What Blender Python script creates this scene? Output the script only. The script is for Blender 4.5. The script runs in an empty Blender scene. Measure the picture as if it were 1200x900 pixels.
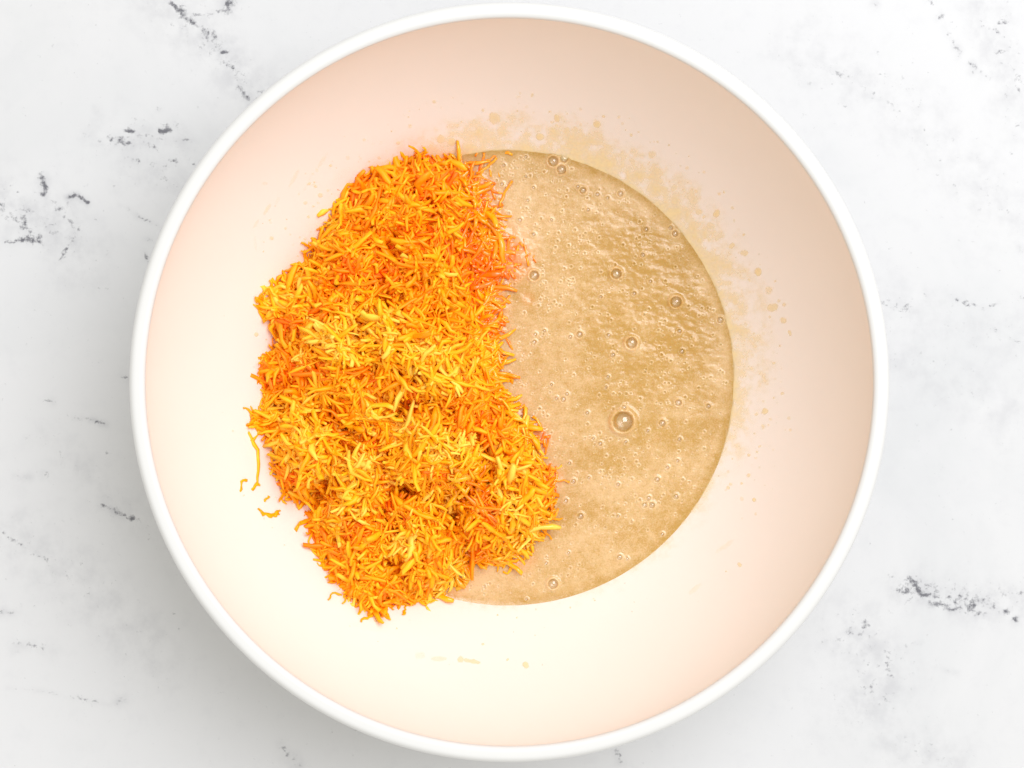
import bpy, math
import numpy as np
from mathutils import Matrix, Vector

SC = bpy.context.scene
COL = SC.collection
rng = np.random.default_rng(7)

# ------------------------------------------------------------------ camera
CAM_Z, TABLE_Z, F_PX = 1.065, 0.014, 2999.0          # metres; focal length in photo pixels
NADIR = (560.0, 375.0)                             # photo pixel straight under the lens
CX, CY = -0.01172, 0.02312                         # where that pixel is in the place
cam_d = bpy.data.cameras.new("camera")
cam_d.sensor_width = 36.0
cam_d.lens = 36.0 * F_PX / 1200.0
cam_d.shift_x = (600 - NADIR[0]) / 1200.0
cam_d.shift_y = -(450 - NADIR[1]) / 1200.0
cam_d.clip_start, cam_d.clip_end = 0.05, 20.0
cam = bpy.data.objects.new("camera", cam_d)
cam.location = (CX, CY, CAM_Z)
COL.objects.link(cam)
SC.camera = cam

# ------------------------------------------------------------------ light
world = bpy.data.worlds.new("World")
SC.world = world
world.use_nodes = True
bgn = world.node_tree.nodes["Background"]
bgn.inputs["Color"].default_value = (1.0, 0.98, 0.925, 1)
bgn.inputs["Strength"].default_value = 0.92
key_d = bpy.data.lights.new("window_light", 'AREA')
key_d.shape = 'DISK'
key_d.size = 2.2
key_d.energy = 69.0
key_d.color = (0.98, 1.0, 1.07)
key = bpy.data.objects.new("window_light", key_d)
key.location = (0.98, 0.98, 2.62)
key.rotation_euler = (Vector((0, 0, 0.04)) - Vector(key.location)).to_track_quat('-Z', 'Y').to_euler()
COL.objects.link(key)

SC.view_settings.view_transform = 'Standard'
SC.view_settings.look = 'None'
SC.view_settings.gamma = 1.0
SC.view_settings.exposure = 0.0
SC.view_settings.use_curve_mapping = False
SC.render.engine = 'CYCLES'
SC.cycles.max_bounces = 32
SC.cycles.diffuse_bounces = 28
SC.cycles.transparent_max_bounces = 16
SC.cycles.transmission_bounces = 24
SC.cycles.glossy_bounces = 4
SC.cycles.use_denoising = True
SC.cycles.sample_clamp_indirect = 6.0


# ------------------------------------------------------------------ helpers
def at(px, py, z):
    """photo pixel -> point of the place at height z"""
    d = CAM_Z - z
    return CX + (px - NADIR[0]) * d / F_PX, CY - (py - NADIR[1]) * d / F_PX


def to_px(x, y, z):
    d = CAM_Z - z
    return NADIR[0] + (x - CX) * F_PX / d, NADIR[1] - (y - CY) * F_PX / d


_LAT = np.random.default_rng(99).random((256, 256))


def vnoise(x, y, seed=0):
    x = np.asarray(x, float) + seed * 17.31
    y = np.asarray(y, float) + seed * 41.77
    xi, yi = np.floor(x).astype(int), np.floor(y).astype(int)
    fx, fy = x - xi, y - yi
    fx, fy = fx * fx * (3 - 2 * fx), fy * fy * (3 - 2 * fy)
    a = _LAT[xi & 255, yi & 255]
    b = _LAT[(xi + 1) & 255, yi & 255]
    c = _LAT[xi & 255, (yi + 1) & 255]
    d = _LAT[(xi + 1) & 255, (yi + 1) & 255]
    return (a * (1 - fx) + b * fx) * (1 - fy) + (c * (1 - fx) + d * fx) * fy


def fbm(x, y, seed=0, octs=4):
    s, a, t = 0, 1.0, 0
    for k in range(octs):
        s = s + a * vnoise(np.asarray(x) * 2 ** k, np.asarray(y) * 2 ** k, seed + k * 3)
        t += a
        a *= 0.5
    return s / t


def smooth(a, b, x):
    t = np.clip((x - a) / (b - a), 0, 1)
    return t * t * (3 - 2 * t)


def mesh_np(name, V, Fq, smooth_shade=True, attrs=None):
    """mesh from numpy arrays; Fq is (n, 4) quads or (n, 3) tris"""
    V = np.asarray(V, np.float32)
    Fq = np.asarray(Fq, np.int32)
    me = bpy.data.meshes.new(name)
    me.vertices.add(len(V))
    me.vertices.foreach_set("co", V.ravel())
    k = Fq.shape[1]
    me.loops.add(Fq.size)
    me.loops.foreach_set("vertex_index", Fq.ravel())
    me.polygons.add(len(Fq))
    me.polygons.foreach_set("loop_start", np.arange(0, Fq.size, k, dtype=np.int32))
    me.polygons.foreach_set("loop_total", np.full(len(Fq), k, np.int32))
    me.update(calc_edges=True)
    me.validate()
    if smooth_shade:
        me.polygons.foreach_set("use_smooth", np.ones(len(me.polygons), bool))
    for an, av in (attrs or {}).items():
        a = me.attributes.new(an, 'FLOAT', 'POINT')
        a.data.foreach_set("value", np.asarray(av, np.float32))
    return me


def grid_faces(mask):
    """mask (ny, nx) of cells kept -> quads over an (ny+1, nx+1) vertex grid"""
    ny, nx = mask.shape
    j, i = np.nonzero(mask)
    w = nx + 1
    a = j * w + i
    return np.stack([a, a + 1, a + 1 + w, a + w], 1)


def compact(V, Fq, attrs):
    used = np.unique(Fq)
    m = np.full(len(V), -1, np.int64)
    m[used] = np.arange(len(used))
    return V[used], m[Fq], {k: v[used] for k, v in attrs.items()}


def lathe(name, prof, seg=160):
    prof = np.asarray(prof, float)
    n = len(prof)
    th = np.linspace(0, 2 * math.pi, seg, endpoint=False)
    V = np.empty((seg, n, 3))
    V[:, :, 0] = np.cos(th)[:, None] * prof[:, 0]
    V[:, :, 1] = np.sin(th)[:, None] * prof[:, 0]
    V[:, :, 2] = prof[:, 1]
    s, p = np.meshgrid(np.arange(seg), np.arange(n - 1), indexing='ij')
    s2 = (s + 1) % seg
    Fq = np.stack([s * n + p, s2 * n + p, s2 * n + p + 1, s * n + p + 1], -1).reshape(-1, 4)
    return mesh_np(name, V.reshape(-1, 3), Fq)


def link(name, me, mat, parent=None, **props):
    o = bpy.data.objects.new(name, me)
    if mat and not me.materials:
        me.materials.append(mat)
    o.parent = parent
    COL.objects.link(o)
    for k, v in props.items():
        o[k] = v
    return o


class NT:
    """small node-tree writer"""

    def __init__(self, name):
        self.m = bpy.data.materials.new(name)
        self.m.use_nodes = True
        self.t = self.m.node_tree
        self.b = self.t.nodes["Principled BSDF"]
        self.out = self.t.nodes["Material Output"]

    def n(self, typ, **kw):
        nd = self.t.nodes.new(typ)
        for k, v in kw.items():
            setattr(nd, k, v)
        return nd

    def put(self, sock, v):
        if hasattr(v, "is_output"):
            self.t.links.new(v, sock)
        elif isinstance(v, (tuple, list)) and len(v) == 3 and sock.type == 'RGBA':
            sock.default_value = (*v, 1)
        else:
            sock.default_value = v

    def math(self, op, a, b=0.0, clamp=False):
        nd = self.n('ShaderNodeMath', operation=op, use_clamp=clamp)
        self.put(nd.inputs[0], a)
        self.put(nd.inputs[1], b)
        return nd.outputs[0]

    def mix(self, f, a, b, mode='MIX'):
        nd = self.n('ShaderNodeMix', data_type='RGBA', blend_type=mode)
        self.put(nd.inputs['Factor'], f)
        self.put(nd.inputs[6], a)
        self.put(nd.inputs[7], b)
        return nd.outputs[2]

    def noise(self, scale, detail=3, rough=0.55, vec=None, dist=0.0):
        nd = self.n('ShaderNodeTexNoise')
        if vec is None:
            if not hasattr(self, "_co"):
                self._co = self.n('ShaderNodeTexCoord').outputs['Object']
            vec = self._co
        self.put(nd.inputs['Vector'], vec)
        nd.inputs['Scale'].default_value = scale
        nd.inputs['Detail'].default_value = detail
        nd.inputs['Roughness'].default_value = rough
        nd.inputs['Distortion'].default_value = dist
        return nd.outputs['Fac']

    def attr(self, name):
        return self.n('ShaderNodeAttribute', attribute_name=name).outputs['Fac']

    def step(self, v, a, b, lo=0.0, hi=1.0):
        nd = self.n('ShaderNodeMapRange', interpolation_type='SMOOTHSTEP')
        self.put(nd.inputs[0], v)
        for i, x in enumerate((a, b, lo, hi)):
            self.put(nd.inputs[i + 1], x)
        return nd.outputs[0]

    def bump(self, h, strength=0.3, dist=0.001, prev=None):
        nd = self.n('ShaderNodeBump')
        self.put(nd.inputs['Height'], h)
        nd.inputs['Strength'].default_value = strength
        nd.inputs['Distance'].default_value = dist
        if prev is not None:
            self.put(nd.inputs['Normal'], prev)
        return nd.outputs['Normal']

    def set(self, **kw):
        for k, v in kw.items():
            self.put(self.b.inputs[k.replace('_', ' ')], v)


# ------------------------------------------------------------------ materials
def mat_marble():
    t = NT("white_marble")
    cloud = t.noise(9, 5, 0.6, dist=0.6)
    fine = t.noise(120, 4, 0.65)
    speck = t.noise(620, 4, 0.7)
    base = t.mix(t.step(cloud, 0.45, 0.75, 0, 0.7), (0.597, 0.597, 0.598), (0.54, 0.547, 0.55))
    base = t.mix(t.math('MULTIPLY', t.step(fine, 0.5, 0.75), 0.16), base, (0.50, 0.50, 0.515))
    # smoky halo round the veins, then the speckled veins themselves
    sm = t.math('MULTIPLY', t.attr("smoke"), t.step(fine, 0.3, 0.75))
    base = t.mix(t.math('MULTIPLY', sm, 0.85, True), base, (0.40, 0.40, 0.415))
    mid = t.noise(310, 3, 0.6, dist=0.8)
    v = t.math('ADD', t.math('MULTIPLY', t.attr("vein"), 0.80), t.math('MULTIPLY', t.attr("smoke"), 0.30))
    v = t.math('ADD', v, t.math('MULTIPLY', t.math('SUBTRACT', speck, 0.5), 2.0))
    v = t.math('ADD', v, t.math('MULTIPLY', t.math('SUBTRACT', mid, 0.5), 1.5))
    base = t.mix(t.step(v, 0.40, 1.15, 0, 0.9), base, (0.085, 0.085, 0.10))
    t.set(Base_Color=base, Roughness=0.42)
    t.b.inputs['Specular IOR Level'].default_value = 0.35
    return t.m


def mat_glaze(name, col, rough, bump=0.0):
    t = NT(name)
    n = t.noise(35, 4, 0.6)
    c2 = tuple(c * 0.965 for c in col)
    t.set(Base_Color=t.mix(n, col, c2), Roughness=rough)
    if bump:
        t.put(t.b.inputs['Normal'], t.bump(t.noise(60, 3), bump, 0.0006))
    return t.m


def mat_batter():
    t = NT("wet_batter")
    foam_shade = t.attr("foam_shade")
    f1 = t.noise(260, 5, 0.7)
    f2 = t.noise(1500, 4, 0.8)
    f = t.math('ADD', foam_shade, t.math('MULTIPLY', t.math('SUBTRACT', f1, 0.5), 1.7))
    f = t.math('ADD', f, t.math('MULTIPLY', t.math('SUBTRACT', f2, 0.5), 2.2), True)
    c = t.mix(f, (0.49, 0.28, 0.056), (0.672, 0.462, 0.228))
    f3 = t.noise(1150, 2, 0.6)
    c = t.mix(t.step(f3, 0.60, 0.72, 0, 0.45), c, (0.40, 0.24, 0.06))
    c = t.mix(t.step(f3, 0.40, 0.28, 0, 0.4), c, (0.76, 0.58, 0.36))
    c = t.mix(t.math('MULTIPLY', t.attr("juice"), 0.9, True), c, (0.88, 0.30, 0.10))
    t.set(Base_Color=c, Roughness=0.16)
    t.b.inputs['Specular IOR Level'].default_value = 0.62
    t.b.inputs['Subsurface Weight'].default_value = 0.45
    t.b.inputs['Subsurface Radius'].default_value = (1.0, 0.6, 0.25)
    t.b.inputs['Subsurface Scale'].default_value = 0.003
    h = t.math('ADD', t.math('MULTIPLY', f2, 0.5), f1)
    t.put(t.b.inputs['Normal'], t.bump(h, 0.10, 0.0005))
    return t.m


def mat_film():
    t = NT("thin_batter_film")
    a = t.attr("film")
    g = t.noise(420, 4, 0.7)
    d = t.math('ADD', a, t.math('MULTIPLY', t.math('SUBTRACT', g, 0.5), 0.18), True)
    t.set(Base_Color=t.mix(d, (0.95, 0.83, 0.55), (0.89, 0.70, 0.34)), Roughness=0.22,
          Alpha=t.step(t.math('MULTIPLY', d, t.step(a, 0.0, 0.4)), 0.0, 0.8, 0.0, 0.85))
    t.put(t.b.inputs['Normal'], t.bump(g, 0.12, 0.0004))
    return t.m


def mat_bubble():
    t = NT("bubble_skin")
    fr = t.n('ShaderNodeLayerWeight')
    fr.inputs['Blend'].default_value = 0.35
    tr = t.n('ShaderNodeBsdfTransparent')
    t.put(tr.inputs['Color'], t.mix(t.math('POWER', fr.outputs['Facing'], 5.0), (0.995, 0.985, 0.96), (0.95, 0.89, 0.78)))
    gl = t.n('ShaderNodeBsdfGlossy')
    gl.inputs['Roughness'].default_value = 0.06
    fn = t.n('ShaderNodeFresnel')
    fn.inputs['IOR'].default_value = 1.42
    mx = t.n('ShaderNodeMixShader')
    t.put(mx.inputs[0], t.math('MINIMUM', t.math('ADD', t.math('MULTIPLY', fn.outputs[0], 1.6), 0.07), 0.30))
    t.t.links.new(tr.outputs[0], mx.inputs[1])
    t.t.links.new(gl.outputs[0], mx.inputs[2])
    t.t.links.new(mx.outputs[0], t.out.inputs['Surface'])
    t.t.nodes.remove(t.b)
    return t.m


def mat_carrot(name="carrot_flesh", through=0.0):
    t = NT(name)
    oi = t.n('ShaderNodeObjectInfo')
    sep = t.n('ShaderNodeSeparateColor')
    t.t.links.new(oi.outputs['Color'], sep.inputs[0])
    g = t.noise(700, 3, 0.6)
    tone = t.math('ADD', t.attr("tone"), sep.outputs[0])
    tone = t.math('ADD', tone, t.math('MULTIPLY', t.math('SUBTRACT', g, 0.5), 0.18), True)
    wet = t.math('ADD', t.attr("wet"), sep.outputs[1], True)
    r = t.n('ShaderNodeValToRGB')
    el = r.color_ramp.elements
    el[0].position, el[0].color = 0.0, (0.999, 0.175, 0.002, 1)
    el[1].position, el[1].color = 1.0, (0.999, 0.66, 0.085, 1)
    e = el.new(0.45)
    e.color = (0.999, 0.395, 0.003, 1)
    e = el.new(0.75)
    e.color = (0.999, 0.52, 0.010, 1)
    t.put(r.inputs[0], tone)
    c = r.outputs[0]
    t.set(Base_Color=c, Roughness=t.step(wet, 0, 1, 0.42, 0.12))
    t.put(t.b.inputs['Specular IOR Level'], t.step(wet, 0.2, 1, 0.25, 0.75))
    if not through:
        return t.m
    tl = t.n('ShaderNodeBsdfTranslucent')
    t.put(tl.inputs['Color'], t.mix(0.72, c, (0.999, 0.16, 0.002)))
    mx = t.n('ShaderNodeMixShader')
    mx.inputs[0].default_value = through
    t.t.links.new(t.b.outputs[0], mx.inputs[1])
    t.t.links.new(tl.outputs[0], mx.inputs[2])
    t.t.links.new(mx.outputs[0], t.out.inputs['Surface'])
    return t.m


M_MARBLE = mat_marble()
M_WHITE = mat_glaze("white_glaze", (0.665, 0.662, 0.645), 0.28)
M_OUTER = mat_glaze("white_outer_glaze", (0.80, 0.80, 0.785), 0.4)
M_INNER = mat_glaze("blush_glaze", (0.852, 0.768, 0.698), 0.5, 0.05)
M_BATTER = mat_batter()
M_FILM = mat_film()
M_BUBBLE = mat_bubble()
M_CARROT = mat_carrot()
M_DENSE = mat_carrot("packed_carrot", 0.0)

# ------------------------------------------------------------------ marble countertop
# every vein: polyline in photo pixels on the table, half width px, strength, jitter px
VEINS = [
    ([(200, 3), (213, 16), (229, 29)], 2.6, 0.95, 2), ([(212, 10), (222, 24)], 5, 0.72, 2),
    ([(226, 16), (240, 19), (254, 15), (263, 11)], 2.2, 0.62, 1.5), ([(267, 12), (270, 3), (272, -6)], 4.2, 1.0, 2),
    ([(232, 32), (244, 42), (256, 54)], 6, 0.42, 3), ([(248, 44), (254, 50)], 5, 0.6, 2),
    ([(258, 62), (268, 61)], 2.2, 0.85, 1), ([(255, 69), (266, 76), (277, 84)], 2.0, 0.6, 1.5),
    ([(278, 84), (277, 92), (284, 96), (306, 106)], 1.7, 0.5, 1), ([(279, 102), (284, 109), (292, 115)], 2.6, 0.95, 1.5),
    ([(147, 153), (158, 155)], 1.8, 1.05, 1), ([(131, 165), (146, 167), (160, 166)], 6, 0.62, 2),
    ([(188, 154), (199, 152)], 2.6, 1.1, 1), ([(192, 146), (204, 143), (207, 149)], 3, 0.4, 1.5),
    ([(172, 158), (180, 160), (189, 163)], 2.5, 0.5, 1.5), ([(168, 167), (176, 171), (186, 174)], 2.5, 0.62, 1.5),
    ([(215, 164), (221, 163)], 1.6, 0.7, .6),
    ([(49, 208), (53, 219), (51, 228)], 3.0, 1.1, 1.2), ([(48, 202), (49, 206)], 2.2, 0.6, 1),
    ([(78, 232), (87, 229), (95, 232), (103, 238)], 2.0, 1.0, .8), ([(62, 236), (68, 243), (76, 247), (82, 235)], 3.4, 0.55, 2),
    ([(74, 252), (84, 262), (91, 272), (85, 279), (78, 291), (72, 299), (72, 306)], 3.0, 0.5, 2.2),
    ([(0, 238), (6, 247), (14, 255), (24, 262), (32, 268)], 4.5, 0.5, 3), ([(1, 240), (4, 243)], 2.2, 0.9, .8),
    ([(26, 243), (37, 248)], 2.6, 0.55, 1.5), ([(24, 256), (30, 263), (34, 268), (38, 277)], 4, 0.6, 2.5),
    ([(7, 283), (15, 284), (28, 281)], 2.0, 0.78, 1), ([(34, 279), (44, 281), (48, 277)], 3.4, 0.85, 2),
    ([(40, 282), (50, 286)], 2.4, 0.85, 1),
    ([(162, 254), (176, 260), (189, 268)], 1.2, 0.66, 1), ([(140, 240), (162, 254)], 1.4, 0.42, 1.5),
    ([(170, 297), (171, 303)], 1.8, 0.8, .5), ([(170, 280), (175, 281)], 1.6, 0.6, .5),
    ([(146, 185), (160, 189)], 4, 0.42, 2), ([(182, 192), (197, 194), (208, 186)], 5, 0.48, 3), ([(222, 188), (230, 193)], 2.5, 0.6, 1.5),
    ([(190, 208), (206, 216)], 4, 0.44, 2),
    ([(52, 469), (60, 470)], 2.3, 0.72, .7), ([(107, 492), (114, 494), (123, 497)], 1.7, 0.85, .8), ([(86, 490), (105, 491)], 1.2, 0.4, .8),
    ([(140, 438), (149, 443)], 2.2, 0.48, 1),
    ([(118, 592), (132, 597), (142, 602), (152, 608), (163, 610)], 2.6, 0.8, 1), ([(98, 583), (116, 591)], 2.2, 0.42, 1),
    ([(5, 624), (11, 631), (20, 637), (30, 641)], 2.4, 0.62, 1.2), ([(30, 641), (50, 653), (66, 666), (82, 674)], 3, 0.38, 1.5),
    ([(18, 558), (33, 560)], 2.0, 0.6, .8), ([(52, 556), (62, 560)], 2.2, 0.5, 1),
    ([(2, 717), (12, 718)], 2.2, 0.66, .8), ([(20, 754), (38, 757), (58, 758)], 4, 0.46, 2), ([(138, 822), (146, 820)], 3, 0.55, 1.5),
    ([(10, 806), (50, 810), (80, 816), (128, 826)], 1.3, 0.36, 1.2), ([(332, 876), (342, 886), (350, 897)], 3.5, 0.58, 2),
    ([(1072, 680), (1068, 688), (1062, 692)], 7, 0.62, 3), ([(1066, 677), (1073, 683), (1077, 692)], 3.2, 0.95, 1.5),
    ([(1054, 692), (1066, 694), (1080, 698), (1098, 699)], 3.4, 0.78, 1.5), ([(1088, 688), (1097, 694)], 4.5, 0.6, 2),
    ([(1091, 706), (1104, 708), (1117, 714)], 3.0, 0.95, 1), ([(1112, 703), (1130, 705), (1150, 705), (1162, 709)], 8.5, 0.56, 3),
    ([(1120, 712), (1134, 716), (1156, 720)], 3.6, 0.66, 1.5), ([(1142, 699), (1158, 703), (1164, 712)], 3.4, 0.7, 1.5),
    ([(1178, 717), (1180, 716)], 3.2, 1.05, .6), ([(1188, 725), (1190, 725)], 2.6, 1.15, .4),
    ([(1181, 693), (1188, 696), (1197, 694)], 2.0, 0.7, .8), ([(1165, 690), (1176, 696)], 4, 0.42, 2), ([(1110, 686), (1130, 688)], 5, 0.4, 2),
    ([(1013, 725), (1018, 731), (1003, 743), (993, 740)], 3.4, 0.62, 2.5), ([(980, 748), (990, 749)], 3, 0.55, 1.5), ([(966, 752), (968, 752)], 2, 0.6, .5),
    ([(1062, 755), (1080, 754)], 1.5, 0.55, .6), ([(1040, 777), (1042, 786)], 2.0, 0.72, .8), ([(1040, 790), (1047, 793)], 1.5, 0.55, .6),
    ([(1012, 806), (1022, 802)], 4, 0.46, 2), ([(1098, 782), (1122, 789)], 1.4, 0.45, .8), ([(1038, 760), (1042, 775)], 3, 0.4, 1),
    ([(1030, 351), (1046, 359), (1062, 362)], 4.2, 0.5, 2), ([(1038, 358), (1048, 360)], 2, 0.6, 1), ([(1062, 360), (1068, 350)], 2.2, 0.45, 1),
    ([(1120, 352), (1130, 356), (1142, 357), (1152, 361)], 2.4, 0.66, 1), ([(1160, 359), (1170, 356)], 1.8, 0.55, .8),
    ([(1180, 394), (1190, 400), (1200, 401)], 1.9, 0.58, .8), ([(1162, 384), (1168, 388)], 2.2, 0.45, .8), ([(1196, 290), (1200, 292)], 2.5, 0.55, 1),
    ([(1196, 348), (1200, 350)], 3, 0.6, 1), ([(1102, 420), (1108, 424)], 3, 0.42, 1),
    ([(1090, 0), (1093, 5)], 2.2, 0.6, 1), ([(1101, 21), (1104, 17)], 2.0, 0.68, .6), ([(1108, 30), (1112, 42), (1118, 52)], 2.0, 0.46, 1.5),
    ([(1119, 55), (1126, 60), (1124, 66)], 2.2, 0.72, 1), ([(1138, 74), (1141, 78), (1139, 84)], 2.2, 0.72, .8), ([(1144, 80), (1160, 93)], 2, 0.4, 1),
    ([(1165, 34), (1170, 39)], 2.3, 0.75, .8), ([(1168, 28), (1180, 26)], 2.6, 0.5, 1), ([(1170, 62), (1180, 58)], 2.8, 0.52, 1.5), ([(1178, 12), (1180, 22)], 3, 0.44, 1.5),
    ([(1180, 130), (1182, 138), (1192, 146)], 2.6, 0.5, 1.5), ([(1190, 104), (1200, 108)], 3, 0.48, 1.5), ([(1184, 80), (1196, 96)], 4, 0.4, 2),
    ([(1022, 4), (1026, 5)], 2, 0.5, .5), ([(1048, 100), (1062, 106)], 4, 0.38, 2), ([(960, 76), (1000, 92), (1050, 128)], 4, 0.3, 3),
    ([(722, 880), (727, 892)], 2.5, 0.6, 1), ([(110, 128), (112, 130)], 2, 0.4, .5), ([(185, 127), (187, 129)], 2.2, 0.45, .5),
]
SMOKE = [([(190, 0), (260, 60), (310, 120)], 30, 0.6), ([(0, 230), (60, 260), (90, 300)], 34, 0.6), ([(120, 160), (215, 165)], 22, 0.5),
         ([(1060, 690), (1200, 705)], 22, 0.6), ([(1000, 740), (1040, 790), (1010, 830)], 40, 0.55), ([(1040, 870), (1110, 890)], 30, 0.5),
         ([(940, 60), (1060, 130), (1180, 250)], 36, 0.4), ([(1150, 0), (1200, 150)], 26, 0.5), ([(0, 620), (90, 680), (180, 760)], 40, 0.4),
         ([(60, 520), (160, 610)], 22, 0.35), ([(150, 200), (215, 220)], 26, 0.4), ([(1030, 360), (1200, 400)], 40, 0.35), ([(1060, 420), (1180, 480)], 40, 0.35)]


def fractal(pts, jit, r):
    pts = [np.array(p, float) for p in pts]
    for _ in range(2):
        out = [pts[0]]
        for a, b in zip(pts, pts[1:]):
            out += [(a + b) / 2 + r.normal(0, jit * 0.45, 2), b]
        pts = out
        jit *= 0.55
    return pts


def build_table():
    step = 0.0007
    x0, y0 = at(-12, 912, TABLE_Z)
    x1, y1 = at(1212, -12, TABLE_Z)
    nx, ny = int((x1 - x0) / step), int((y1 - y0) / step)
    xs, ys = np.linspace(x0, x1, nx + 1), np.linspace(y0, y1, ny + 1)
    gx, gy = np.meshgrid(xs, ys)
    px, py = to_px(gx, gy, TABLE_Z)
    vein, smoke = np.zeros_like(px), np.zeros_like(px)
    r = np.random.default_rng(5)

    def paint(dst, pts, w, s, taper):
        for k, (a, b) in enumerate(zip(pts, pts[1:])):
            lo, hi = np.minimum(a, b) - 3 * w, np.maximum(a, b) + 3 * w
            i0, i1 = np.searchsorted(px[0], [lo[0], hi[0]])
            rows = np.nonzero((py[:, 0] > lo[1]) & (py[:, 0] < hi[1]))[0]
            if i1 <= i0 or len(rows) == 0:
                continue
            sl = (slice(rows[0], rows[-1] + 1), slice(i0, i1))
            ab = b - a
            q = np.clip(((px[sl] - a[0]) * ab[0] + (py[sl] - a[1]) * ab[1]) / max(ab @ ab, 1e-6), 0, 1)
            d = np.hypot(px[sl] - a[0] - q * ab[0], py[sl] - a[1] - q * ab[1])
            dst[sl] = np.maximum(dst[sl], s * np.exp(-(d / w) ** 2))
    for pts, w, s, j in VEINS:
        p = fractal(pts, j * 1.3, r)
        paint(vein, p, w * 1.12, s * 0.95, True)
        paint(smoke, p, w * 2.8, s * 0.8, False)
    for pts, w, s in SMOKE:
        paint(smoke, fractal(pts, 6, r), w, s, False)
    V = np.stack([gx, gy, np.full_like(gx, TABLE_Z)], -1).reshape(-1, 3)
    Fq = grid_faces(np.ones((ny, nx), bool))
    at_ = {"vein": vein.ravel(), "smoke": smoke.ravel()}
    # the slab goes on beyond the picture: a border of plain quads joined to the grid's edge
    B = 1.6
    n0 = len(V)
    w = nx + 1
    cor = [0, nx, ny * w + nx, ny * w]
    out = np.array([(-B, -B, 0), (B, -B, 0), (B, B, 0), (-B, B, 0), (-B, -B, -.03), (B, -B, -.03), (B, B, -.03), (-B, B, -.03)])
    out[:, 2] += TABLE_Z
    V = np.vstack([V, out])
    extra = [[cor[k], n0 + k, n0 + (k + 1) % 4, cor[(k + 1) % 4]] for k in range(4)]
    extra = [[e[1], e[2], e[3], e[0]] for e in extra]
    extra += [[n0 + k, n0 + 4 + k, n0 + 4 + (k + 1) % 4, n0 + (k + 1) % 4] for k in range(4)]
    for kk in at_:
        at_[kk] = np.concatenate([at_[kk], np.zeros(8)])
    me = mesh_np("marble_countertop", V, np.vstack([Fq, np.array(extra)]), False, at_)
    link("marble_countertop", me, M_MARBLE, None, kind="structure",
         label="white marble countertop with speckled grey veins under the bowl")


build_table()

# ------------------------------------------------------------------ mixing bowl
R_IN = 0.1358


def bowl_z(r):
    q = np.clip(np.asarray(r, float) / (R_IN + 0.0006), 0, 1)
    return 0.007 + 0.1055 * (1 - (1 - q ** 2.3) ** 0.62)


def bowl_slope(r):
    return (bowl_z(r + 2e-4) - bowl_z(r - 2e-4)) / 4e-4


bowl = bpy.data.objects.new("mixing_bowl", None)
COL.objects.link(bowl)
bowl["label"] = "large round white mixing bowl with blush inside, holding batter and grated carrot"
bowl["category"] = "bowl"
rr = np.concatenate([np.linspace(0.0004, 0.118, 60), R_IN - (R_IN - 0.118) * (1 - np.linspace(0, 1, 36)[1:]) ** 1.6])
inner = [(r, max(0.0205, float(bowl_z(r)))) for r in rr]            # flat floor under the batter
inner += [(R_IN + 0.0003, 0.1128)]
link("inner_wall", lathe("inner_wall", inner, 240), M_INNER, bowl, label="smooth blush cream inside of the bowl")
T_ = TABLE_Z + 0.0002
outer = [(0.0004, T_ + 0.003), (0.060, T_ + 0.003), (0.062, T_), (0.069, T_), (0.071, T_ + 0.003)]
for r in np.linspace(0.0795, 0.1375, 40):
    q = min(r / 0.1386, 1)
    outer.append((r, float(0.0015 + 0.106 * (1 - (1 - q ** 2.3) ** 0.62))))
outer.append((0.1383, 0.1085))
link("outer_wall", lathe("outer_wall", outer, 240), M_OUTER, bowl)
# rolled lip: rounded cross-section standing a hair inside the inner wall
lip = []
ri, ro, zt, zb_ = 0.1353, 0.1415, 0.1152, 0.1062
for k in range(9):
    a = math.pi - k / 8 * math.pi / 2
    lip.append((ri + 0.0020 + 0.0020 * math.cos(a), zt - 0.0018 + 0.0018 * math.sin(a)))
for k in range(9):
    a = math.pi / 2 - k / 8 * math.pi / 2
    lip.append((ro - 0.0026 + 0.0026 * math.cos(a), zt - 0.0032 + 0.0032 * math.sin(a)))
for k in range(7):
    a = -k / 6 * math.pi / 2
    lip.append((ro - 0.0024 + 0.0024 * math.cos(a), zb_ + 0.003 + 0.003 * math.sin(a)))
lip = [(ri + 0.0008, zb_ + 0.004), (ri, zb_ + 0.0062)] + lip
link("rim", lathe("rim", lip, 280), M_WHITE, bowl, label="thick white rolled rim of the bowl")

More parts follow.
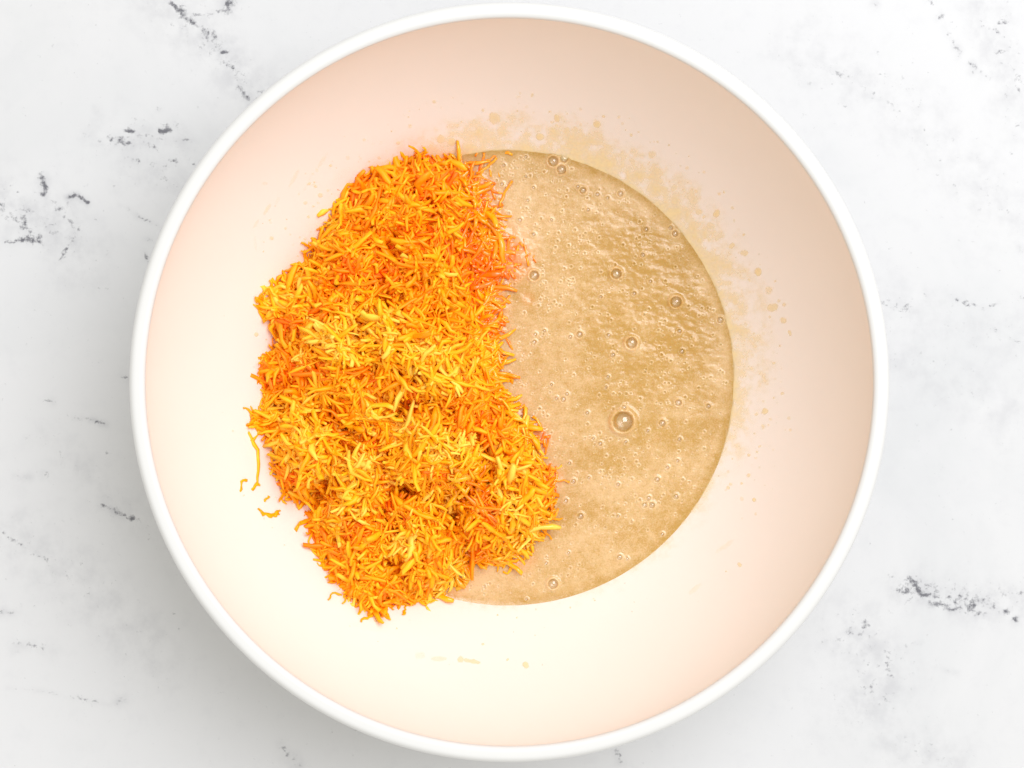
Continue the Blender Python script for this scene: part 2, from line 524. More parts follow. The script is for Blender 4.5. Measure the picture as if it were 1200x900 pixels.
# ------------------------------------------------------------------ batter
RB = 0.0916
ZB = float(bowl_z(0.0911))
BUBBLES = [(648, 189, 6.2), (658, 199, 5.6), (661, 186, 5), (683, 223, 4.2), (572, 217, 4.2), (727, 227, 3.8), (791, 274, 4), (722, 321, 6.4),
           (626, 323, 6), (792, 354, 6.8), (844, 375, 4), (740, 402, 6.8), (679, 392, 4), (753, 299, 3.2), (757, 269, 3.2), (677, 219, 2.8),
           (730, 494, 12), (731, 478, 3.6), (776, 496, 4.2), (795, 472, 4.2), (660, 468, 3.4), (703, 520, 3), (770, 562, 3.4), (764, 592, 3.8),
           (755, 592, 3.4), (680, 605, 4), (672, 564, 3), (648, 684, 6), (726, 653, 3.4), (830, 476, 3.2), (649, 563, 3.2), (663, 587, 3),
           (792, 582, 3.2), (724, 568, 2.6), (786, 267, 3), (588, 216, 2.8), (609, 258, 3), (616, 207, 2.2), (700, 228, 2.8), (712, 232, 2.4),
           (689, 246, 2.6), (626, 401, 3), (627, 392, 2.6), (668, 395, 2.8), (718, 416, 3.2), (713, 393, 2.8), (743, 344, 2.8), (638, 388, 2.4),
           (652, 467, 2.6), (664, 462, 2.6), (646, 451, 2.2), (799, 412, 3.2), (796, 388, 3), (760, 584, 3), (712, 442, 2.6), (735, 655, 2.2),
           (759, 505, 2.4), (733, 518, 2.4), (695, 514, 2.2), (782, 548, 2.6), (796, 515, 2.8), (794, 540, 2.4), (724, 605, 2.2), (617, 702, 2),
           (590, 194, 2.6), (616, 184, 2.2), (625, 220, 2.2), (618, 235, 2.6), (625, 275, 2.8), (646, 258, 2.2), (596, 250, 2), (704, 348, 2.2),
           (640, 660, 2.2), (666, 648, 2.2), (690, 560, 2.2), (667, 543, 2.4), (688, 484, 2.6), (710, 454, 2.2), (776, 626, 2.4), (762, 330, 2.4)]


def build_batter():
    step = 0.0003
    n = int(2 * (RB + 0.003) / step)
    xs = np.linspace(-RB - 0.003, RB + 0.003, n + 1)
    gx, gy = np.meshgrid(xs, xs)
    r = np.hypot(gx, gy)
    px, py = to_px(gx, gy, ZB)
    z = np.zeros_like(gx)
    th = np.arctan2(gy, gx)
    edge = RB + 0.0003 * np.sin(3 * th + 1)
    # wavy half-mixed top, strongest at the upper right
    wv = smooth(560, 800, px) * (1 - 0.75 * smooth(380, 520, py)) * smooth(0.0, 0.012, edge - r)
    rough = fbm(px / 22, py / 11, 2, 4) - 0.5
    z += 0.0016 * rough * (0.03 + 0.22 * wv)
    z += 0.0007 * (fbm(px / 5, py / 4, 8, 2) - 0.5) * (0.035 + 0.19 * wv)
    z += 0.0005 * np.exp(-np.maximum(edge - r, 0) / 0.0016)          # meniscus
    foam_shade = 0.68 + 1.25 * (fbm(px / 46, py / 34, 12, 4) - 0.5) - 0.75 * wv * (0.5 + fbm(px / 16, py / 11, 14, 3)) + 0.9 * rough * wv  # patchy foam; upper right also darkened to paint the bowl wall's shade
    foam_shade *= 0.30 + 0.70 * smooth(0.0003, 0.0042, edge - r + 0.002 * (fbm(px / 12, py / 12, 17, 2) - .5))
    juice = np.zeros_like(z)

    def blob(dst, x, y, rx, a):
        m = (np.abs(px - x) < 3 * rx) & (np.abs(py - y) < 3 * rx)
        dst[m] += a * np.exp(-((px[m] - x) ** 2 + (py[m] - y) ** 2) / rx ** 2)
    for (x, y, w, a) in [(566, 225, 14, .6), (570, 262, 18, .9), (590, 300, 22, 1.0), (604, 305, 14, .5), (566, 330, 16, .8), (572, 360, 18, .8), (600, 320, 10, .35), (575, 385, 14, .6), (600, 480, 14, .5),
                         (628, 515, 14, .6), (645, 560, 12, .5), (556, 215, 14, .6), (548, 585, 22, .9), (610, 650, 16, .4), (530, 680, 16, .4), (618, 350, 8, .2)]:
        blob(juice, x, y, w, a)
    juice *= 0.6 + 0.9 * fbm(px / 9, py / 9, 31, 3)
    z += 0.0024 * np.clip(juice, 0, 1) * (fbm(px / 7, py / 7, 33, 3) - 0.36)      # batter creeping over the soaked shreds
    pxm = (CAM_Z - ZB) / F_PX

    def pit(x, y, rad, depth, lift):
        i = int(np.searchsorted(px[0], x))
        j = int(np.searchsorted(-py[:, 0], -y))
        w = int(rad * 2.4 * pxm / step) + 3
        sl = (slice(max(j - w, 0), j + w), slice(max(i - w, 0), i + w))
        d = np.hypot(px[sl] - x, py[sl] - y) / rad
        z[sl] += -depth * rad * pxm * np.clip(1 - d * d, 0, 1) + lift * rad * pxm * np.exp(-((d - 1.12) / 0.3) ** 2)
        foam_shade[sl] += 0.35 * np.exp(-((d - 1.3) / 0.5) ** 2) - 0.04 * (d < 1)
    for x, y, q in BUBBLES:
        pit(x, y, q, 0.26, 0.30)
    # tiny bubbles, gathered in loose drifts
    c = rng.uniform([520, 180], [860, 705], (9000, 2))
    keep = (np.hypot(c[:, 0] - 594, c[:, 1] - 441) < 257) & (rng.random(9000) < 0.2 + 1.0 * smooth(.5, .75, fbm(c[:, 0] / 24, c[:, 1] / 20, 21, 3)))
    for x, y in c[keep][:1700]:
        pit(x, y, 0.8 + 1.2 * rng.random() ** 3, 0.6, 0.28)
    m = (r[:-1, :-1] < RB + 0.0022)
    V = np.stack([gx, gy, ZB + z], -1).reshape(-1, 3)
    V, Fq, A = compact(V, grid_faces(m), {"foam_shade": foam_shade.ravel(), "juice": juice.ravel()})
    o = link("batter", mesh_np("batter", V, Fq, True, A), M_BATTER, None, category="batter",
             label="tan bubbly wet batter pooled in the bottom of the white bowl")
    # bubble domes: one shared low-poly cap
    P, Fd = [], []
    seg, ring = 20, 5
    for k in range(ring + 1):
        a = math.pi / 2 * k / ring
        for s in range(seg):
            b = 2 * math.pi * s / seg
            P.append((math.cos(a) * math.cos(b), math.cos(a) * math.sin(b), 0.72 * math.sin(a)))
    for k in range(ring):
        for s in range(seg):
            s2 = (s + 1) % seg
            Fd.append((k * seg + s, k * seg + s2, (k + 1) * seg + s2, (k + 1) * seg + s))
    dome = mesh_np("bubble", P, Fd)
    for x, y, q in BUBBLES:
        X, Y = at(x, y, ZB)
        b = link("bubble", dome, M_BUBBLE, o)
        b.location = (X, Y, ZB + 0.00005)
        s = q * pxm * 1.0
        b.scale = (s, s, s)


build_batter()


# ------------------------------------------------------------------ batter splashed up the wall
def build_splatter():
    nth, nr = 1500, 120
    th = np.linspace(-math.pi, math.pi, nth + 1)
    rs = np.linspace(RB - 0.002, 0.124, nr + 1)
    T, R = np.meshgrid(th, rs)
    X, Y = R * np.cos(T), R * np.sin(T)
    Zb = bowl_z(R)
    px, py = to_px(X, Y, Zb)
    deg = np.degrees(T)                                # 0 = right, 90 = top of the picture
    # how far up the wall the film reaches, by direction
    reach = np.interp(deg, [-180, -150, -120, -100, -80, -60, -40, -25, -8, 8, 25, 45, 70, 90, 105, 125, 145, 165, 180],
                      [4, 5, 6, 8, 8, 7, 7, 8, 14, 17, 17, 17, 17, 15.5, 14, 12, 15, 10, 4]) * 0.001
    up = R - RB
    n1 = fbm(px / 14, py / 14, 3, 4)
    n2 = fbm(px / 5, py / 5, 6, 3)
    s = up / reach
    body = np.clip(1.15 - s, 0, 1) ** 0.5 * (0.44 + 0.7 * (n1 - 0.45) + 0.35 * (n2 - .5))
    weight = np.interp(deg, [-180, -120, -60, -25, 0, 30, 110, 130, 180], [.25, .35, .45, .6, .95, 1, 1, .55, .25])
    film = np.clip(body, 0, 1) * weight
    film += 0.25 * np.exp(-np.maximum(up, 0) / 0.0012) * weight
    r = np.random.default_rng(11)

    def drop(x, y, rx, ry, ang, a):
        m = (np.abs(px - x) < 3 * max(rx, ry)) & (np.abs(py - y) < 3 * max(rx, ry))
        if not m.any():
            return
        dx, dy = px[m] - x, py[m] - y
        u, v = dx * math.cos(ang) + dy * math.sin(ang), -dx * math.sin(ang) + dy * math.cos(ang)
        d = (u / rx) ** 2 + (v / ry) ** 2 + 0.9 * (n2[m] - .5)
        film[m] = np.maximum(film[m], a * (1 - smooth(0.2, 1.35, d)))
    for x, y, q in [(653, 138, 6), (648, 153, 6), (633, 160, 6), (580, 138, 9), (574, 160, 11), (517, 163, 6), (529, 166, 5.5), (664, 154, 6), (674, 152, 5),
                    (556, 143, 5), (606, 168, 5), (765, 181, 6), (700, 145, 5), (872, 296, 6), (888, 318, 6), (870, 362, 9), (905, 360, 8), (901, 340, 6), (918, 375, 5),
                    (833, 265, 7), (858, 288, 5), (853, 313, 6), (840, 250, 6), (790, 220, 6), (820, 248, 6), (884, 586, 3), (867, 662, 4),
                    (540, 773, 5), (616, 780, 5), (566, 755, 2.5), (595, 773, 2.5), (897, 482, 5), (895, 500, 4), (770, 200, 5)]:
        drop(x, y, q, q * r.uniform(.7, 1.1), r.uniform(0, 3), r.uniform(.4, .7))
    for x, y, rx, ry, a, s_ in [(552, 775, 15, 3.5, .2, .5), (515, 772, 12, 4, 0, .35), (492, 768, 8, 6, 0, .3), (345, 208, 18, 3, -1.05, .3), (378, 188, 16, 3, -1.0, .3), (360, 215, 14, 3, -1.1, .25),
                              (313, 245, 10, 3, -1.0, .35), (300, 262, 8, 2.5, -1.0, .3), (299, 285, 12, 3, 1.5, .25), (325, 235, 8, 3, -1, .25), (302, 425, 10, 3, 1.5, .2), (310, 455, 12, 4, 1.5, .2),
                              (300, 392, 3, 3, 0, .5), (850, 640, 16, 4, -.6, .3), (815, 690, 14, 4, -.7, .3), (430, 735, 26, 6, .2, .22), (400, 205, 20, 8, -.8, .22), (310, 215, 5, 3, 0, .3)]:
        drop(x, y, rx, ry, a, s_)
    for _ in range(300):
        a = math.radians(r.uniform(-30, 150))
        q = RB + 0.001 + (0.021 * r.random() ** 0.8)
        x, y = to_px(q * math.cos(a), q * math.sin(a), float(bowl_z(q)))
        k = r.uniform(1.2, 3.4)
        drop(x, y, k, k * r.uniform(.7, 1.2), r.uniform(0, 3), r.uniform(.2, .5))
    for _ in range(120):
        a = math.radians(r.uniform(-180, 180))
        q = RB + 0.002 + 0.022 * r.random()
        x, y = to_px(q * math.cos(a), q * math.sin(a), float(bowl_z(q)))
        k = r.uniform(0.9, 2.2)
        drop(x, y, k, k, 0, r.uniform(.2, .5))
    film = np.clip(film * 0.88, 0, 1)
    sl = bowl_slope(R)
    nrm = 1 / np.sqrt(1 + sl * sl)
    t = 0.00006 + 0.00026 * film
    V = np.stack([X - np.cos(T) * sl * nrm * t, Y - np.sin(T) * sl * nrm * t, Zb + nrm * t], -1).reshape(-1, 3)
    f = film
    mask = np.maximum.reduce([f[:-1, :-1], f[1:, :-1], f[:-1, 1:], f[1:, 1:]]) > 0.015
    V, Fq, A = compact(V, grid_faces(mask), {"film": film.ravel()})
    link("batter_splatter", mesh_np("batter_splatter", V, Fq, True, A), M_FILM, None, kind="stuff", category="splatter",
         label="thin pale yellow batter splashes and drops clinging to the bowl wall above the pool")


build_splatter()

# ------------------------------------------------------------------ grated carrot
OUTLINE = [(487, 186), (510, 188), (538, 194), (552, 215), (566, 240), (574, 262), (580, 300), (577, 330), (570, 365), (580, 400), (586, 440), (588, 470), (600, 488),
           (618, 505), (630, 535), (646, 565), (646, 598), (625, 630), (590, 657), (552, 655), (536, 672), (520, 690), (500, 702), (475, 704), (432, 716), (410, 700), (392, 670),
           (374, 640), (364, 612), (362, 588), (335, 575), (326, 548), (322, 518), (306, 502), (302, 488), (318, 472), (312, 448), (308, 428), (324, 412), (330, 395),
           (318, 372), (306, 352), (326, 336), (350, 316), (366, 301), (370, 286), (387, 268), (389, 246), (426, 214), (447, 202), (468, 193)]
LOBES = [(505, 222, 52, 13), (452, 252, 58, 15), (540, 265, 42, 10), (412, 290, 44, 13), (500, 320, 66, 22), (425, 345, 62, 20), (360, 350, 50, 12), (545, 390, 58, 21),
         (480, 400, 66, 26), (402, 410, 62, 22), (345, 425, 46, 12), (530, 450, 60, 23), (430, 455, 50, 17), (362, 530, 46, 22), (350, 478, 40, 10), (505, 530, 62, 27), (450, 500, 40, 15),
         (560, 490, 44, 14), (590, 590, 58, 15), (605, 545, 46, 12), (430, 575, 48, 19), (420, 630, 58, 15), (480, 620, 54, 18), (505, 660, 44, 10), (455, 680, 46, 9), (555, 625, 40, 9)]

# gaps between the clumps, dented in, with crevice shade painted as deeper tone
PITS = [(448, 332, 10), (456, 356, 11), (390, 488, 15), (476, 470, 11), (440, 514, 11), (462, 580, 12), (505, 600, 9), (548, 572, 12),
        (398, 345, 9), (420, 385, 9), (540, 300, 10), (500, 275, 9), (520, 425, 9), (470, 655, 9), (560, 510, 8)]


def in_poly(x, y, poly):
    c = np.zeros(np.shape(x), bool)
    for (x1, y1), (x2, y2) in zip(poly, poly[1:] + poly[:1]):
        if y1 == y2:
            continue
        c ^= ((y1 > y) != (y2 > y)) & (x < (x2 - x1) * (y - y1) / (y2 - y1) + x1)
    return c


def poly_dist(x, y, poly):
    d = np.full(np.shape(x), 1e9)
    for a, b in zip(poly, poly[1:] + poly[:1]):
        ax, ay, bx, by = *a, b[0] - a[0], b[1] - a[1]
        q = np.clip(((x - ax) * bx + (y - ay) * by) / (bx * bx + by * by + 1e-9), 0, 1)
        d = np.minimum(d, np.hypot(x - ax - q * bx, y - ay - q * by))
    return d


def heap_h(x, y):
    """height of the heap over what it lies on, in metres, at photo pixel x, y"""
    x, y = np.asarray(x, float), np.asarray(y, float)
    s = np.zeros_like(x)
    for lx, ly, lr, lh in LOBES:
        wob = 1 + 0.35 * (fbm(x / 30, y / 30, 51, 2) - .5)
        d = np.hypot(x - lx, y - ly) / (lr * wob)
        s += (lh * np.sqrt(np.clip(1 - d * d, 0, 1))) ** 7
    h = s ** (1 / 7) * 0.001
    ins = np.where(in_poly(x, y, OUTLINE), poly_dist(x, y, OUTLINE), 0)
    soak = smooth(505, 560, x) * (1 - smooth(430, 500, y))                 # the long wet side slopes into the batter
    e = np.clip(ins / (34 + 46 * soak), 0, 1) ** (0.5 + 0.9 * soak)
    h = (0.35 * h + 0.004) * e + 0.65 * h * e
    h += (0.013 * (fbm(x / 22, y / 22, 61, 2) - .5) + 0.009 * (fbm(x / 11, y / 11, 63, 2) - .5)) * e
    for qx, qy, qr in PITS:
        h -= 0.0055 * np.exp(-((x - qx) ** 2 + (y - qy) ** 2) / qr ** 2) * e
    return np.maximum(h, 0)


def base_z(px, py, z):
    X, Y = at(px, py, z)
    return np.maximum(bowl_z(np.hypot(X, Y)), ZB)


def heap_point(px, py, sink):
    z = np.full(np.shape(px), 0.05)
    h = heap_h(px, py)
    for _ in range(4):
        z = base_z(px, py, z) + np.maximum(h - sink, 0.0006)
    X, Y = at(px, py, z)
    return np.stack([X, Y, z], -1)


# shred shapes: curved tapering four-sided strips with ragged edges, one metre = one shred length
def shred_mesh(r, segs=6, bend=None, slim=1.0):
    bend = r.uniform(-1.6, 1.6) if bend is None else bend
    bend2 = r.normal(0, 0.45)
    w0, t0 = slim * r.uniform(0.038, 0.062), slim * r.uniform(0.026, 0.044)
    tw = r.uniform(-1.2, 1.2)
    u = np.linspace(0, 1, segs + 1)
    V = []
    ang = bend * (u - .5) + bend2 * np.sin(u * 5)
    cx = np.concatenate([[0], np.cumsum(np.cos((ang[1:] + ang[:-1]) / 2) / segs)])
    cy = np.concatenate([[0], np.cumsum(np.sin((ang[1:] + ang[:-1]) / 2) / segs)])
    cx -= cx.mean()
    cy -= cy.mean()
    cz = 0.10 * r.uniform(-1, 1) * (u - .5) ** 2 * 4
    tip = r.uniform(0.6, 0.95)
    for k in range(segs + 1):
        tp = min(1.0, tip + 2.4 * min(u[k], (1 - u[k]) * 1.4)) * r.uniform(0.6, 1.3)
        if k == segs:
            tp *= 0.85
        for q in range(4):
            a = math.pi / 4 + q * math.pi / 2 + tw * (u[k] - .5)
            wx, wz = math.cos(a) * w0 * tp * 1.35 * r.uniform(.8, 1.2), math.sin(a) * t0 * tp * 1.35 * r.uniform(.8, 1.2)
            if q == 0:
                jx, jz = r.normal(0, 0.55) * w0, r.normal(0, 0.4) * t0
            wx, wz = wx + jx, wz + jz
            V.append((cx[k] - math.sin(ang[k]) * wx, cy[k] + math.cos(ang[k]) * wx, cz[k] + wz))
    Fq = []
    for k in range(segs):
        for q in range(4):
            q2 = (q + 1) % 4
            Fq.append((k * 4 + q, k * 4 + q2, k * 4 + 4 + q2, k * 4 + 4 + q))
    Fq += [(3, 2, 1, 0), tuple(segs * 4 + i for i in range(4))]
    tone = np.repeat(r.uniform(-.06, .06) + r.normal(0, .06, segs + 1) + np.linspace(-.08, .16, segs + 1), 4)
    return np.array(V), np.array(Fq), tone, bend


SHAPES = [shred_mesh(rng) for _ in range(28)] + [shred_mesh(rng, 8, 0.95, 0.62), shred_mesh(rng, 8, 1.9, 1.2)]
VARIANTS = []
for V, Fq, tone, _ in SHAPES:
    me = mesh_np("carrot_shred", V, Fq, False, {"tone": tone, "wet": np.zeros(len(V))})
    me.materials.append(M_CARROT)
    VARIANTS.append(me)


def frame(t, n):
    t = t / np.linalg.norm(t, axis=-1, keepdims=True)
    n = n - (n * t).sum(-1, keepdims=True) * t
    n = n / np.linalg.norm(n, axis=-1, keepdims=True)
    return np.stack([t, np.cross(n, t), n], -1)             # columns


def scatter(N, sink_scale, len_lo, len_hi, seed, tilt=0.28, straight=False):
    r = np.random.default_rng(seed)
    P = r.uniform([296, 180], [652, 722], (N * 4, 2))
    P = P[in_poly(P[:, 0], P[:, 1], OUTLINE)][:N]
    x, y = P[:, 0], P[:, 1]
    n = len(P)
    sink = sink_scale * r.random(n) ** 1.7
    pos = heap_point(x, y, sink)
    e = 3.0
    gx = (heap_point(x + e, y, sink) - heap_point(x - e, y, sink))
    gy = (heap_point(x, y - e, sink) - heap_point(x, y + e, sink))
    nrm = np.cross(gx, gy)
    nrm /= np.linalg.norm(nrm, axis=1, keepdims=True)
    nrm = nrm * 0.8 + np.array([0, 0, .2])
    nrm /= np.linalg.norm(nrm, axis=1, keepdims=True)
    az = 2 * math.pi * fbm(x / 20, y / 20, 71, 2) * 3.0 + r.normal(0, 0.45, n)
    t = np.stack([np.cos(az), np.sin(az), np.zeros(n)], -1)
    t -= (t * nrm).sum(1, keepdims=True) * nrm
    t /= np.linalg.norm(t, axis=1, keepdims=True)
    lift = r.normal(0.04, tilt, n)
    t = t + nrm * lift[:, None]
    M = frame(t, nrm + r.normal(0, 0.35, (n, 3)))
    L = r.uniform(len_lo, len_hi, n) * np.clip(np.exp(r.normal(0, .22, n)), .5, 1.45)
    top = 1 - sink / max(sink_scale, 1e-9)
    edge = smooth(0, 30, poly_dist(x, y, OUTLINE))
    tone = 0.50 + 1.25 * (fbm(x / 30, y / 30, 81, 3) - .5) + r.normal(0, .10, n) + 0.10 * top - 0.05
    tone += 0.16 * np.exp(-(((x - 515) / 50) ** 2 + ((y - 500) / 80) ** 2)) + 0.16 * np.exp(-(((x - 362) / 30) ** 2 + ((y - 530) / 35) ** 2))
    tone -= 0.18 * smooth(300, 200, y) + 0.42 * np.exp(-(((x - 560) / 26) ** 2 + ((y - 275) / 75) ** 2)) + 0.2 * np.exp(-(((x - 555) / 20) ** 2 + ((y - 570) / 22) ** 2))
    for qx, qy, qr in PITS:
        tone -= 0.42 * np.exp(-((x - qx) ** 2 + (y - qy) ** 2) / qr ** 2)  # crevice shade put into the shred colour
    pick = np.array([k for k in range(28) if not straight or abs(SHAPES[k][3]) < 0.75])
    wet = 0.15 + np.exp(-(((x - 560) / 25) ** 2 + ((y - 270) / 80) ** 2)) + 0.8 * np.exp(-(((x - 552) / 30) ** 2 + ((y - 575) / 26) ** 2)) + 0.6 * (1 - smooth(0, 22, poly_dist(x, y, OUTLINE))) * (x > 500)
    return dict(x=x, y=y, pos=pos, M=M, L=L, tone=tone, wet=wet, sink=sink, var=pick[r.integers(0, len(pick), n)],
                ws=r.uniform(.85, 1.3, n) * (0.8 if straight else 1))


def stack_batches(bs):
    return {k: np.concatenate([b[k] for b in bs]) for k in bs[0]}


D = stack_batches([scatter(6800, 0.006, 0.0075, 0.0185, 1), scatter(2200, 0.002, 0.0025, 0.006, 2, 0.45), scatter(1300, 0.0006, 0.008, 0.0155, 3, 0.22), scatter(800, 0.0002, 0.013, 0.020, 4, 0.2, True)])


def shred_scale(L, ws):
    w = 0.011 * (0.55 + 0.45 * L / 0.011) * ws               # short shreds stay about as thick as long ones
    return L, w, w


# the three hundred that show largest: long ones lying on top
SHOW = 278
score = D['L'] - D['sink'] * 3.0 + np.random.default_rng(3).normal(0, .0008, len(D['L']))
order = np.argsort(-score)
# spread them over the heap: at most a few per cell
cell, chosen = {}, []
for i in order:
    c = (int(D['x'][i] // 34), int(D['y'][i] // 34))
    if cell.get(c, 0) >= 3:
        continue
    cell[c] = cell.get(c, 0) + 1
    chosen.append(i)
    if len(chosen) == SHOW:
        break
chosen_set = np.zeros(len(D['L']), bool)
chosen_set[chosen] = True

REGIONS = [
    (lambda x, y: y < 225, "on the heap's topmost tip"),
    (lambda x, y: y < 290 and x < 450, "on the heap's upper left slope"),
    (lambda x, y: y < 290, "on the heap's narrow upper end by batter"),
    (lambda x, y: x < 372 and y < 400, "on the heap's upper left shoulder"),
    (lambda x, y: x < 372 and y < 490, "on the heap's middle left edge"),
    (lambda x, y: x < 402 and y < 600, "on the heap's rounded lower left lobe"),
    (lambda x, y: x > 590 and y > 480, "at the batter side lobe's outer tip"),
    (lambda x, y: x > 545 and y > 480, "on the lobe jutting into batter"),
    (lambda x, y: x > 525 and y <= 380, "on the heap's upper right flank beside batter"),
    (lambda x, y: x > 525 and y <= 480, "on the heap's lower right flank beside batter"),
    (lambda x, y: y > 660, "on the heap's thin bottom end"),
    (lambda x, y: y > 590, "on the slope above the heap's bottom end"),
    (lambda x, y: y < 350, "on the upper part of the heap's crest"),
    (lambda x, y: y < 420, "on the middle of the heap's crest"),
    (lambda x, y: y < 500, "on the lower middle of the heap's crest"),
    (lambda x, y: True, "on the pale lower lobe of the crest"),
]


def place(var, pos, M, L, ws, tone, wet, label, group=None):
    o = bpy.data.objects.new("carrot_shred", VARIANTS[var])
    COL.objects.link(o)
    sx, sy, sz = shred_scale(L, ws)
    m = Matrix([[*M[0], pos[0]], [*M[1], pos[1]], [*M[2], pos[2]], [0, 0, 0, 1]]) @ Matrix.Diagonal((sx, sy, sz, 1))
    o.matrix_world = m
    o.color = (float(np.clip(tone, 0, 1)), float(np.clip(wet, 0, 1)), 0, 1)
    o["label"] = label
    o["category"] = "carrot shred"
    if group:
        o["group"] = group
    return o


DRAFT = {}
for i in chosen:
    x, y = float(D['x'][i]), float(D['y'][i])
    where = next(w for f, w in REGIONS if f(x, y))
    tn, L = float(D['tone'][i]), float(D['L'][i])
    look = "deep orange" if tn < 0.42 else "bright orange" if tn < 0.58 else "yellow orange"
    b = SHAPES[int(D["var"][i])][3]
    size = "straight" if abs(b) < 0.55 else "bent" if abs(b) < 1.15 else "curled"
    a = math.degrees(math.atan2(D['M'][i][1, 0], D['M'][i][0, 0])) % 180
    way = "level" if a < 22 or a > 158 else "rightward" if a < 68 else "upright" if a < 112 else "leftward"
    DRAFT.setdefault((f"{look} {size} {way} carrot shred {where}", where), []).append(i)
for (lab, where), ids in DRAFT.items():
    ids.sort(key=lambda k: D['y'][k])
    n = len(ids)
    tail = None
    if 2 <= n <= 7:
        hi = ["topmost", "second highest", "third highest"][:n // 2]
        lo = ["lowest", "second lowest", "third lowest"][:n // 2][::-1]
        tail = hi + (["middle"] if n % 2 else []) + lo
        if n == 2:
            tail = ["upper", "lower"]
    for k, i in enumerate(ids):
        full = f"{tail[k]} {lab}" if tail else lab
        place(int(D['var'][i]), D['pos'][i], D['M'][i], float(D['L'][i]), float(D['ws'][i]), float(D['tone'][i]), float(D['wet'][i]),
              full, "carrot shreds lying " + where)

# stray shreds, each told by where it lies: (px, py, angle deg in the picture, length px, lift mm, shape, label)
STRAYS = [
    (486, 183, 103, 46, 9.0, 3, 0.25, "upright orange carrot shred poking up from the very top of heap"),
    (299, 536, 101, 66, 0.5, 28, 0.62, "long curved carrot shred lying alone left of the heap's lower lobe"),
    (285, 567, 52, 24, 0.5, 4, 0.55, "short straight carrot shred lying farthest left on the white bowl"),
    (300, 570, 40, 22, 0.5, 9, 0.5, "stubby carrot shred under the lower end of the long curved shred"),
    (315, 601, -22, 32, 0.5, 29, 0.55, "thin carrot shred pointing left, lowest of the stray ones on the left"),
    (325, 602, 65, 20, 0.6, 6, 0.45, "stubby tilted carrot shred at the right end of the lowest left stray"),
    (313, 585, 75, 15, 0.5, 11, 0.45, "tiny carrot crumb lying between the left strays and the heap"),
    (334, 583, 8, 28, 0.7, 13, 0.4, "flat orange carrot shred reaching left from the heap's lower left foot"),
    (365, 634, -66, 36, 0.8, 2, 0.6, "slender carrot shred leaning off the heap's lower left edge"),
    (371, 648, -40, 24, 0.7, 17, 0.6, "short carrot shred tucked below the slender one at lower left edge"),
    (391, 698, 5, 24, 0.6, 20, 0.55, "carrot shred poking left from the bottom left end of the heap"),
    (474, 716, 70, 14, 0.5, 5, 0.45, "small carrot crumb lying alone just below the heap's bottom end"),
    (430, 724, 30, 24, 0.5, 7, 0.55, "carrot shred sticking out lowest under the heap's bottom end"),
    (306, 358, -55, 32, 1.0, 1, 0.5, "carrot shred hanging out at the heap's far upper left corner"),
    (302, 490, 15, 24, 0.8, 10, 0.6, "carrot shred sticking left from the heap above the long curved shred"),
    (619, 302, 70, 16, 0.2, 12, 0.1, "small soaked carrot bit floating in the batter off the heap's right side"),
    (324, 390, 100, 40, 3.0, 16, 0.5, "carrot shred hanging down along the notch in the heap's left outline"),
    (316, 372, -62, 34, 2.5, 19, 0.55, "carrot shred slanting down right below the far upper left corner"),
    (530, 199, 75, 26, 5.0, 21, 0.3, "carrot shred sticking up at the heap's top right corner by batter"),
    (592, 300, 10, 34, 0.2, 15, 0.12, "soaked red orange carrot shred half sunk in batter, reaching right"),
    (598, 322, -25, 24, 0.2, 6, 0.1, "soaked carrot bit in the batter below the one reaching right"),
    (627, 303, 60, 9, 0.2, 18, 0.15, "tiny orange carrot fleck farthest out in the batter"),
]
for px, py, ang, lpx, lift, var, tone, lab in STRAYS:
    z = 0.05
    for _ in range(5):
        z = float(base_z(px, py, z)) + lift * 0.001
    X, Y = at(px, py, z)
    r_ = math.hypot(X, Y)
    onwall = bowl_z(r_) > ZB
    s = float(bowl_slope(r_)) if onwall else 0.0
    n = np.array([-s * X / r_, -s * Y / r_, 1.0])
    a = math.radians(ang)
    t = np.array([math.cos(a), math.sin(a), 0.0])
    t[2] = -(n[0] * t[0] + n[1] * t[1]) / n[2]
    wet = 0.9 if px > 580 else 0.2
    place(var, (X, Y, z), frame(t, n), lpx * (CAM_Z - z) / F_PX, 1.1, tone, wet, lab)

# everything under and between them: one mass
VV, FF, TT, WW, off = [], [], [], [], 0


def add_shred(var, pos, M, L, ws, tone, wet):
    global off
    V, Fq, tn, _ = SHAPES[var]
    sx, sy, sz = shred_scale(L, ws)
    VV.append((V * np.array([sx, sy, sz])) @ M.T + pos)
    FF.append(Fq + off)
    TT.append(np.clip(tone, 0, 1) + tn)
    WW.append(np.full(len(V), np.clip(wet, 0, 1)))
    off += len(V)


for i in np.nonzero(~chosen_set)[0]:
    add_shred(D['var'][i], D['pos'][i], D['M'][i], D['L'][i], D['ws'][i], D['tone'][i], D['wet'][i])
CALM = [k for k in range(28) if abs(SHAPES[k][3]) < 0.7]
# soaked shreds lying at batter level along the heap's wet edge
r_ = np.random.default_rng(21)
for cx_, cy_, sx_, sy_, n_ in [(572, 265, 12, 40, 70), (578, 340, 8, 28, 30), (594, 485, 8, 8, 14), (622, 512, 8, 10, 14), (548, 580, 16, 16, 40), (592, 300, 12, 16, 26), (578, 385, 5, 14, 14), (560, 215, 8, 14, 20), (645, 560, 4, 14, 10)]:
    for _ in range(n_):
        x, y = r_.normal(cx_, sx_), r_.normal(cy_, sy_)
        z = ZB + r_.uniform(-0.0006, 0.0003)
        X, Y = at(x, y, z)
        a = r_.uniform(0, 6.3)
        t = np.array([math.cos(a), math.sin(a), r_.normal(0, .05)])
        add_shred(r_.choice(CALM), np.array([X, Y, z]), frame(t, np.array([0, 0, 1.]) + r_.normal(0, .1, 3)), r_.uniform(.006, .014), 1.0, r_.uniform(0, .4), 0.95)
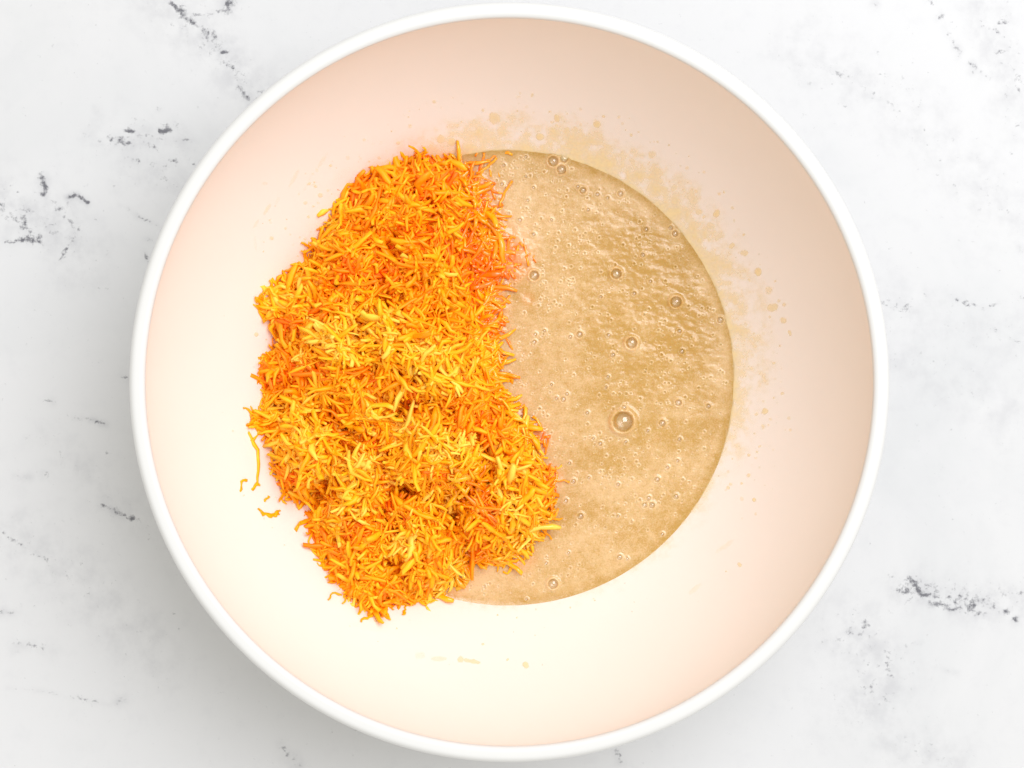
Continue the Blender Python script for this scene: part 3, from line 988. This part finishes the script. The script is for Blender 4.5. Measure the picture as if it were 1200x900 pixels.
# loose ends lying just outside the heap's outline, left and below
P_ = r_.uniform([285, 170], [660, 735], (9000, 2))
d_ = poly_dist(P_[:, 0], P_[:, 1], OUTLINE)
near = (~in_poly(P_[:, 0], P_[:, 1], OUTLINE)) & (d_ < 9 * r_.random(9000) ** 1.3) & ((P_[:, 0] < 520) | (P_[:, 1] > 600))
for x, y in P_[near][:260]:
    z = 0.045
    for _ in range(4):
        z = float(base_z(x, y, z)) + 0.0007
    X, Y = at(x, y, z)
    q = math.hypot(X, Y)
    sl_ = float(bowl_slope(q)) if bowl_z(q) > ZB else 0.0
    n = np.array([-sl_ * X / q, -sl_ * Y / q, 1.0])
    a = r_.uniform(0, 6.3)
    t = np.array([math.cos(a), math.sin(a), 0])
    t[2] = -(n[0] * t[0] + n[1] * t[1]) + r_.normal(0.05, .15)
    add_shred(r_.integers(0, 28), np.array([X, Y, z]), frame(t, n), r_.uniform(.003, .010), 1.0, r_.uniform(.3, .7), .2)
# the dense heart of the heap, seen only deep down between shreds
gs = 3.0
gx, gy = np.meshgrid(np.arange(290, 660, gs), np.arange(170, 730, gs))
ins = in_poly(gx, gy, OUTLINE) & (poly_dist(gx, gy, OUTLINE) > 9)
core = heap_point(gx, gy, 0.0036 + 0.003 * fbm(gx / 6, gy / 6, 91, 2))
cm = ins[:-1, :-1] & ins[1:, :-1] & ins[:-1, 1:] & ins[1:, 1:]
cv, cf, _ = compact(core.reshape(-1, 3), grid_faces(cm)[:, ::-1], {})
n_shred_faces = sum(len(f) for f in FF)
VV.append(cv)
FF.append(cf + off)
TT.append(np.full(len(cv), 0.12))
WW.append(np.full(len(cv), 0.3))
mass = link("grated_carrot", mesh_np("grated_carrot", np.vstack(VV), np.vstack(FF), False, {"tone": np.concatenate(TT), "wet": np.concatenate(WW)}), M_CARROT, None,
     kind="stuff", category="grated carrot", label="dense mass of finely grated orange carrot heaped at the bowl's left side")
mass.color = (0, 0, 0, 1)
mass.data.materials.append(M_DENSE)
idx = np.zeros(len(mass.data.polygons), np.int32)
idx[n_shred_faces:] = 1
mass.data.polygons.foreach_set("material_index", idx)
